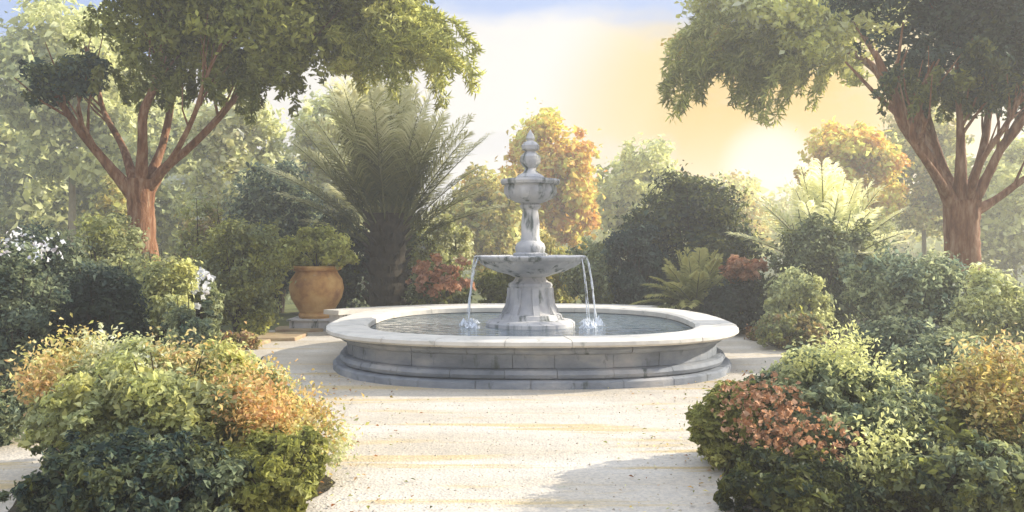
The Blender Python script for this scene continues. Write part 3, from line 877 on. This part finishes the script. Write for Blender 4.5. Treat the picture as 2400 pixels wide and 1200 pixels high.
shrub('shrub', 'light olive shrub behind the fountain stem', 'shrub', 1270, 19.6, 545, 90, LOL + GOLD[2:], 7000, .10, seed=78, nclump=90)
shrub('shrub', 'grey green shrub right of the fountain bowl behind the water stream', 'shrub', 1400, 17.5, 560, 85, SAGE + OLV[2:], 8000, .09, seed=79, nclump=100)
# big dark dome on the right
shrub('evergreen_shrub', 'large dark green domed evergreen right of the fountain', 'shrub', 1620, 18.0, 415, 180, DKG + DKB[:1] + OLV[:3], 30000, .10, seed=81, nclump=260, lumps=8, k=.75, squash=.35)
shrub('shrub', 'blue green shrub leaning on the left of the dark evergreen dome', 'shrub', 1490, 16.9, 500, 70, DKB, 8000, .09, seed=82, nclump=100, k=.8)
shrub('shrub', 'low shrub with dark shadow coloured into its near black leaves below the brick red flowers', 'shrub', 1715, 14.3, 668, 85, DKB[:2] + DKG[:1], 6000, .075, seed=83, nclump=80, k=.6)  # near black leaf colours stand in for the dark shadow under the flowers
b = shrub('flowering_shrub', 'shrub covered in brick red flowers right of the spiky olive plant', 'shrub', 1745, 14.9, 615, 58, OLV[:2] + DKG[:2], 3800, .07, seed=84, nclump=60, lumps=6)
blossoms(b, 1745, 14.6, 632, 52, 30, [(176, 136, 106), (150, 104, 74), (134, 88, 58), (190, 156, 132)], 2400, .06, 85, .45, .2, 60)
# spiky olive plant
sp = P(1630, 0, 15.6)
A1 = empty('spiky_plant', (sp.x, sp.y, 0), 'spiky olive green plant beside the brick red flowers', 'plant')
g = random.Random(5)
for i in range(34):
    az = i * 2.4; u = i / 34
    frond_obj(A1, (.05 * math.cos(az), .05 * math.sin(az), .35), az, R(85 - 70 * u), 1.15 + .2 * g.random(), .12 + .3 * u, 200 + i, [(110, 112, 60), (129, 128, 69), (155, 155, 96), (184, 178, 115)])
MB().tube([(0, 0, 0), (0, 0, .2), (0, 0, .42)], [.09, .08, .06], 8).build('stem', M_darkbark, A1, True)

# right middle
shrub('shrub', 'tall pale green shrub behind the small pale palm on the right', 'shrub', 1990, 17.6, 440, 100, PG + SAGE[1:4], 14000, .09, k=1.2, seed=91, nclump=120, lumps=9, aspect=.25)
p9 = P(1935, 0, 16.2)
T5 = empty('palm_tree', (p9.x, p9.y, 0), 'small pale sage palm with upright fronds in the right border', 'palm')
MB().lathe([(.16, 0), (.14, .5), (.15, 1.0), (.10, 1.35)], 14, flute=7).build('trunk', M_darkbark, T5)
g = random.Random(31)
for i in range(38):
    az = i * 2.39996; u = i / 38
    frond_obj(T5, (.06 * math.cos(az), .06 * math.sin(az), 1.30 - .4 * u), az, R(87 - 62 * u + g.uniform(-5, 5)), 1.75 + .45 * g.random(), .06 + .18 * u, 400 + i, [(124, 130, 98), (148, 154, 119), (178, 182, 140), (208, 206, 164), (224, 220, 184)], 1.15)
shrub('shrub', 'dark olive shrub in the middle of the right border', 'shrub', 1930, 14.5, 500, 130, SAGE[:2] + OLV[:2] + DKG[2:], 13000, .08, seed=92, nclump=140, k=.85)
shrub('shrub', 'sunlit pale sage shrub right of the brick red flowers', 'shrub', 1870, 13.2, 630, 90, PG + SAGE[1:4], 10000, .07, seed=93, nclump=110, k=1.05)
shrub('shrub', 'broad grey green shrub in front of the right tree trunk', 'shrub', 2140, 11.2, 590, 150, SAGE + DKB[2:], 20000, .065, seed=94, nclump=190, k=1.15)
shrub('shrub', 'grey green shrub at the right edge beside the right trunk', 'shrub', 2330, 10.2, 650, 110, SAGE + PG, 14000, .06, seed=95, nclump=150, k=1.15)
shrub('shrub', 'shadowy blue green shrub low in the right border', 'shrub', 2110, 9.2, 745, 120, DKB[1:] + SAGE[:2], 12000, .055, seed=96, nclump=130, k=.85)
shrub('ground_cover', 'low green plants with rust leaves right of the fountain basin', 'plant', 1850, 12.4, 735, 100, OLV[1:] + SAGE[:2] + RUST[1:2], 6500, .06, seed=97, nclump=90, k=.9)
shrub('ground_cover', 'low rust brown plants spreading close to the right end of the fountain', 'plant', 1825, 13.4, 756, 85, RUST + OLV[1:3], 3600, .06, seed=99, nclump=70, lumps=6)
shrub('ground_cover', 'low rust brown plants beside the slabs left of the fountain', 'plant', 560, 12.3, 778, 62, RUST + LOL[:2], 3000, .055, seed=100, nclump=60, lumps=6)
# left middle
shrub('shrub', 'dark blue green shrub at the left edge', 'shrub', 90, 10.6, 545, 170, DKB + SAGE[:2], 24000, .065, seed=101, nclump=220, k=.8)
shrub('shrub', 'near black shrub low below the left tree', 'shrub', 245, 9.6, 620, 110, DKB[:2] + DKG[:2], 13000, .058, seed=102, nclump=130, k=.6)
shrub('shrub', 'slim sunlit pale green shrub right of the dark left shrubs', 'shrub', 385, 10.6, 590, 75, PG + LOL[1:3] + SAGE[1:3], 13000, .058, seed=103, nclump=130, lumps=8, k=1.0)
shrub('shrub', 'tall sage shrub round the foot of the left tree trunk', 'shrub', 260, 12.2, 500, 90, SAGE + LOL[:2], 10000, .07, seed=104, nclump=110)
shrub('shrub', 'olive green shrub left of the terracotta urn', 'shrub', 560, 14.0, 505, 110, OLV[1:] + LOL[:2] + SAGE[:2], 16000, .072, seed=105, k=1.1, nclump=170, lumps=9)
shrub('shrub', 'yellow olive shrub behind the left trunk', 'shrub', 470, 16.5, 470, 90, LOL + SAGE[1:3] + RUST[:1], 9000, .085, seed=106, nclump=110)
shrub('shrub', 'low grey green shrub beside the tan slabs on the left', 'shrub', 440, 9.4, 700, 60, SAGE + DKB[2:], 9000, .052, seed=107, nclump=90, k=1.15)
b = shrub('flowering_shrub', 'small white flowered shrub by the left edge of the court', 'shrub', 475, 11.4, 640, 45, SAGE + OLV[1:3], 5500, .06, seed=108, nclump=70)
blossoms(b, 470, 11.2, 670, 25, 45, [(240, 236, 228), (222, 216, 208), (228, 220, 236)], 160, .07, 109, .2)
b = shrub('flowering_shrub', 'pale violet flowered shrub at the far left edge', 'shrub', 30, 9.0, 575, 110, DKB[1:] + SAGE[:2], 12000, .055, seed=110, nclump=120, k=.8)
blossoms(b, 60, 8.9, 580, 90, 45, [(214, 218, 234), (190, 182, 186), (222, 216, 208)], 110, .05, 111, .5)

shrub('shrub', 'mid green shrub filling the gap behind the autumn leaved foreground bush', 'shrub', 2230, 7.6, 800, 170, SAGE + DKB[2:], 16000, .05, seed=98, nclump=150)
# foreground left bush
b = shrub('foreground_shrub', 'big rounded bush with golden orange top in the left foreground', 'shrub', 400, 5.5, 815, 335, SAGE[1:4] + SAGE[1:4] + LOL[1:], 80000, .042, k=1.08, seed=121, nclump=620, clump=.17, lumps=14, depth=.82, squash=.6)
s = 5.5 / F
v0 = P(400, 0, 5.5)
def skin_leaves(t, D, arcs, pal, n, leaf, seed, name='tip_leaves', spread=.045, k=1.0):
    g = np.random.default_rng(seed)
    pts = []
    for (px, py, r, dD) in arcs:
        m = max(6, int(n / len(arcs)))
        v = P(px, py, D + dD)
        pts.append(np.array(v)[None] + g.normal(size=(m, 3)) * r * 1.35 * D / F)
    pos = np.concatenate(pts)
    ids = np.repeat(np.arange(len(arcs)), max(6, int(n / len(arcs))))
    nrm = g.normal(size=pos.shape) + np.array([.3, -.3, .6])
    o = leaf_mesh(name, pos, nrm, leaf * (.6 + .8 * g.random(len(pos))), tints(pal, len(pos), ids, .15, k), t, loc=tuple(t.location)); o.location = (0, 0, 0)
    return o
skin_leaves(b, 5.5, [(110, 870, 22, -.1), (150, 845, 26, .1), (190, 830, 22, .2), (90, 900, 18, -.2), (400, 860, 22, 0), (450, 872, 24, -.1), (500, 880, 24, 0), (560, 900, 22, 0), (600, 905, 24, -.1),
    (640, 935, 24, 0), (680, 970, 24, -.1), (720, 985, 26, 0), (745, 1000, 22, -.1), (640, 985, 24, -.4), (600, 960, 22, -.5), (700, 1030, 22, -.4), (380, 850, 20, .2), (560, 935, 22, -.4), (520, 905, 20, -.3)],
    [(214, 174, 120), (200, 156, 110), (222, 190, 140), (226, 206, 164), (184, 166, 110)] + RUST[:1] + LOL[1:3] + SAGE[1:2], 9500, .036, 122, spread=.07)
skin_leaves(b, 5.5, [(230, 815, 18, .1), (260, 835, 18, .1), (320, 850, 18, .1), (330, 880, 20, -.2), (220, 850, 18, -.1), (800, 1030, 14, 0), (780, 1060, 14, -.1)], PAL_, 1500, .036, 123)
shrub('foreground_shrub', 'low bush with shadow coloured into its blue green leaves at the bottom left before the golden topped bush', 'shrub', 305, 4.55, 1035, 290, DKB[:3] + SAGE[:1] + OLV[:1], 34000, .040, seed=124, nclump=260, clump=.2, lumps=10, depth=.45, k=.8)  # dark blue leaf palette paints in the shadow at the big bush's foot
shrub('foreground_shrub', 'low olive bush at the path edge below the big golden topped bush', 'shrub', 640, 4.75, 1010, 130, OLV[1:] + LOL[:2], 18000, .040, seed=125, nclump=180, clump=.2, lumps=8, depth=.35)
shrub('foreground_shrub', 'grey green bush half out of the photo at its left edge', 'shrub', -55, 6.3, 880, 120, SAGE + DKB[2:], 18000, .042, seed=126, nclump=160, clump=.2, lumps=8, depth=.5)
# foreground right bushes
b = shrub('foreground_shrub', 'olive bush at the edge of the path in the right foreground', 'shrub', 1745, 5.75, 905, 130, LOL[:3] + OLV[1:] + OLV, 30000, .044, seed=131, nclump=300, clump=.2, lumps=9, depth=.5, squash=.7)
b = shrub('flowering_shrub', 'grey green bush with rusty pink flowers in the right foreground', 'shrub', 1960, 5.6, 830, 215, SAGE + SAGE[:2] + DKB[2:] + PG[:1], 56000, .044, seed=132, k=1.12, nclump=450, clump=.18, lumps=12, depth=.72, squash=.7)
FP = [(190, 158, 132), (176, 138, 110), (158, 118, 88), (140, 100, 70)]
blossoms(b, 1790, 5.15, 965, 110, 85, FP, 800, .026, 133, .34, .06, 260)
blossoms(b, 1890, 4.95, 1035, 130, 80, FP, 800, .026, 134, .34, .06, 260)
blossoms(b, 1780, 5.35, 930, 90, 50, FP, 300, .026, 136, .3, .07, 120)
skin_leaves(b, 5.4, [(1960, 820, 22, 0), (1990, 815, 20, .1), (1880, 850, 18, 0), (2000, 850, 22, -.1), (2080, 890, 20, 0), (2120, 950, 20, -.2), (2050, 1060, 24, -.7), (2100, 1040, 22, -.7), (2010, 1100, 20, -.7)], PG, 2200, .034, 135)
b = shrub('foreground_shrub', 'autumn bush with golden brown leaves at the right edge foreground', 'shrub', 2350, 5.7, 855, 160, SAGE[1:4] + LOL + LOL[:2], 40000, .044, seed=141, nclump=330, clump=.2, lumps=10, depth=.6, squash=.7)
skin_leaves(b, 5.3, [(2290, 860, 24, .2), (2330, 850, 24, .2), (2380, 850, 26, .2), (2300, 900, 26, 0), (2360, 910, 28, 0), (2320, 950, 24, -.1), (2390, 960, 26, -.1), (2420, 880, 30, 0), (2350, 980, 20, -.1), (2260, 910, 16, .1)], RUST[:2] + GOLD + LOL[:3] + PAL_[:1], 3600, .040, 142)
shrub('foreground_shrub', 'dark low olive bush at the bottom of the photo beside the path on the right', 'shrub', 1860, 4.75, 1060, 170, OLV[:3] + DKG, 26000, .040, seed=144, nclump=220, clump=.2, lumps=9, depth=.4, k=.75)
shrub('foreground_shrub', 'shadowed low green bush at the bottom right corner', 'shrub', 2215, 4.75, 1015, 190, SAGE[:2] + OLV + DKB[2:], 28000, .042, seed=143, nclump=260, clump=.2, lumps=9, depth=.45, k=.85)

shrub('foreground_shrub', 'low mid green bush at the very bottom right under the autumn leaves', 'shrub', 2400, 4.75, 1060, 150, SAGE + OLV[2:], 18000, .042, seed=145, nclump=160, clump=.2, lumps=8, depth=.4)
# fallen leaves
n = 900
g2 = np.random.default_rng(8)
a = g2.random(n)
side = g2.random(n) < .5
x = np.where(side, -1.45 + g2.normal(size=n) * .45, 1.5 + g2.normal(size=n) * .5)
y = 4.6 + 5.5 * g2.random(n) ** 1.3
pos = np.stack([x - .15 * (y - 5) * np.where(side, 1, -1), y, np.full(n, .022)], 1)
nrm = g2.normal(size=(n, 3)) * .25 + np.array([0, 0, 1])
w_ = leaf_mesh('fallen_leaves', pos, nrm, .03 * (.5 + g2.random(n)), tints(RUST + GOLD + OLV, n), None, aspect=.6)
tag(w_, 'small fallen leaves scattered on the pale gravel', 'leaves', kind='stuff')

g2 = np.random.default_rng(18)
n = 5200
x = g2.uniform(-3.6, 3.6, n); y = 4.4 + 6.5 * g2.random(n) ** 1.5
r_ = .004 + .008 * g2.random(n) ** 2
oc = np.array([(1, 0, 0), (0, 1, 0), (-1, 0, 0), (0, -1, 0), (0, 0, .7)])
v = oc[None] * r_[:, None, None] * (1 + .3 * g2.normal(size=(n, 5, 1))) + np.stack([x, y, np.full(n, .004)], 1)[:, None, :]
pbm = bpy.data.meshes.new('pebbles')
fcs = [(5 * i + k, 5 * i + (k + 1) % 4, 5 * i + 4) for i in range(n) for k in range(4)]
pbm.from_pydata(v.reshape(-1, 3).tolist(), [], fcs); pbm.materials.append(M_pebble)
pbo = bpy.data.objects.new('pebbles', pbm); COL.objects.link(pbo)
tag(pbo, 'small loose pebbles strewn over the pale gravel court', 'pebbles', kind='stuff')

# ================================================================== WORLD, SUN, HAZE
SUN_AZ, SUN_EL = R(74), R(25)     # azimuth from +Y towards +X
EXPO = 1.08
w = bpy.data.worlds.new('World'); scene.world = w; w.use_nodes = True
nt = w.node_tree; nt.nodes.clear(); L = nt.links
sky = nt.nodes.new('ShaderNodeTexSky'); sky.sky_type = 'NISHITA'; sky.sun_disc = False
sky.sun_elevation = SUN_EL; sky.sun_rotation = SUN_AZ; sky.dust_density = 2.0; sky.altitude = 50
bg = nt.nodes.new('ShaderNodeBackground'); bg.inputs['Strength'].default_value = .12
ow = nt.nodes.new('ShaderNodeOutputWorld')
tc = nt.nodes.new('ShaderNodeTexCoord')
def math_(op, a, b=None, c=None, clamp=False):
    n = nt.nodes.new('ShaderNodeMath'); n.operation = op; n.use_clamp = clamp
    for i, v in enumerate((a, b, c)):
        if v is None: continue
        if isinstance(v, (int, float)): n.inputs[i].default_value = v
        else: L.new(v, n.inputs[i])
    return n.outputs[0]
def mixw(f, a, b):
    x = nt.nodes.new('ShaderNodeMix'); x.data_type = 'RGBA'
    L.new(f, x.inputs['Factor'])
    for k, v in (('A', a), ('B', b)):
        if isinstance(v, tuple): x.inputs[k].default_value = (*v, 1)
        else: L.new(v, x.inputs[k])
    return x.outputs['Result']
sx = nt.nodes.new('ShaderNodeSeparateXYZ'); L.new(tc.outputs['Generated'], sx.inputs[0])
cn = nt.nodes.new('ShaderNodeTexNoise'); cn.inputs['Scale'].default_value = 3.2; cn.inputs['Detail'].default_value = 6; cn.inputs['Roughness'].default_value = .5
mp = nt.nodes.new('ShaderNodeMapping'); mp.inputs['Scale'].default_value = (1, 1, 2.2); mp.inputs['Location'].default_value = (.3, .1, .35)
L.new(tc.outputs['Generated'], mp.inputs[0]); L.new(mp.outputs[0], cn.inputs['Vector'])
zz = math_('ADD', sx.outputs['Z'], math_('MULTIPLY', math_('SUBTRACT', cn.outputs['Fac'], .5), .28))
cl = nt.nodes.new('ShaderNodeMapRange'); cl.interpolation_type = 'SMOOTHSTEP'
cl.inputs['From Min'].default_value = .205; cl.inputs['From Max'].default_value = .26; cl.inputs['To Min'].default_value = 1; cl.inputs['To Max'].default_value = .15
L.new(zz, cl.inputs['Value'])
K = 1.10 / .12 / (2 ** EXPO)
white = tuple(v * K for v in lin((243, 238, 231)))
gold = tuple(v * K for v in lin((240, 210, 130)))
# warm glow low on the right
dp = nt.nodes.new('ShaderNodeVectorMath'); dp.operation = 'DOT_PRODUCT'
ga, ge = R(17.4), R(5.2)
dp.inputs[1].default_value = (math.sin(ga) * math.cos(ge), math.cos(ga) * math.cos(ge), math.sin(ge))
L.new(tc.outputs['Generated'], dp.inputs[0])
def band(a, b):
    gl = nt.nodes.new('ShaderNodeMapRange'); gl.interpolation_type = 'SMOOTHSTEP'
    gl.inputs['From Min'].default_value = math.cos(R(a)); gl.inputs['From Max'].default_value = math.cos(R(b))
    L.new(dp.outputs['Value'], gl.inputs['Value']); return gl.outputs[0]
deep = tuple(v * K for v in lin((240, 192, 60)))
cloudc = mixw(band(3.6, 1.4), mixw(band(9.5, 5.5), mixw(band(17, 8), white, gold), deep), tuple(v * K for v in lin((244, 230, 200))))
blue = mixw(math_('ADD', 0, .7), sky.outputs[0], tuple(v * K for v in lin((140, 170, 232))))
hi = nt.nodes.new('ShaderNodeMapRange'); hi.interpolation_type = 'SMOOTHSTEP'
hi.inputs['From Min'].default_value = .42; hi.inputs['From Max'].default_value = .60; hi.inputs['To Min'].default_value = 0; hi.inputs['To Max'].default_value = .75
L.new(zz, hi.inputs['Value'])
cs_ = nt.nodes.new('ShaderNodeTexNoise'); cs_.inputs['Scale'].default_value = 7; cs_.inputs['Detail'].default_value = 7; cs_.inputs['Roughness'].default_value = .55
L.new(mp.outputs[0], cs_.inputs['Vector'])
cr_ = nt.nodes.new('ShaderNodeMapRange'); cr_.interpolation_type = 'SMOOTHSTEP'
cr_.inputs['From Min'].default_value = .52; cr_.inputs['From Max'].default_value = .68; cr_.inputs['To Max'].default_value = .35
L.new(cs_.outputs['Fac'], cr_.inputs['Value'])
cloudc = mixw(cr_.outputs[0], cloudc, tuple(v * K for v in lin((214, 214, 222))))
fin = mixw(hi.outputs[0], mixw(cl.outputs[0], blue, cloudc), tuple(v * K * 2.1 for v in lin((226, 236, 252))))
L.new(fin, bg.inputs['Color']); L.new(bg.outputs[0], ow.inputs['Surface'])

sl = bpy.data.lights.new('sun', 'SUN'); sl.energy = 4.1; sl.angle = R(.6); sl.color = (1, .93, .80)
so = bpy.data.objects.new('sun', sl); COL.objects.link(so)
dv = Vector((math.sin(SUN_AZ) * math.cos(SUN_EL), math.cos(SUN_AZ) * math.cos(SUN_EL), math.sin(SUN_EL)))
so.rotation_euler = (-dv).to_track_quat('-Z', 'Y').to_euler(); so.location = dv * 60

HAZE = .0065
if HAZE:
    m, nt, out = newmat('warm_morning_haze')
    pv = nt.nodes.new('ShaderNodeVolumePrincipled')
    pv.inputs['Color'].default_value = (1, .98, .92, 1); pv.inputs['Density'].default_value = HAZE; pv.inputs['Anisotropy'].default_value = .3
    nt.links.new(pv.outputs[0], out.inputs['Volume'])
    hz = MB().box(-132, 132, -22, 132, -1, 12.6).build('haze', m)
    tag(hz, 'pale warm haze that fades the far trees', 'haze', kind='stuff')

# ================================================================== CAMERA
cd = bpy.data.cameras.new('camera'); co = bpy.data.objects.new('camera', cd); COL.objects.link(co)
cd.sensor_width = 36; cd.lens = 36 * F / 2400
cd.shift_y = -(600 - HOR) / 2400
cd.clip_end = 2000
co.location = (0, 0, CAMH); co.rotation_euler = (R(90), 0, 0)
scene.camera = co
vs = scene.view_settings
scene.view_settings.view_transform = 'Standard'; vs.look = 'None'; vs.exposure = EXPO; vs.gamma = 1
scene.cycles.max_bounces = 8; scene.cycles.diffuse_bounces = 5; scene.cycles.transmission_bounces = 3; scene.cycles.glossy_bounces = 3
scene.cycles.volume_bounces = 0
scene.cycles.transparent_max_bounces = 8
scene.cycles.use_denoising = True
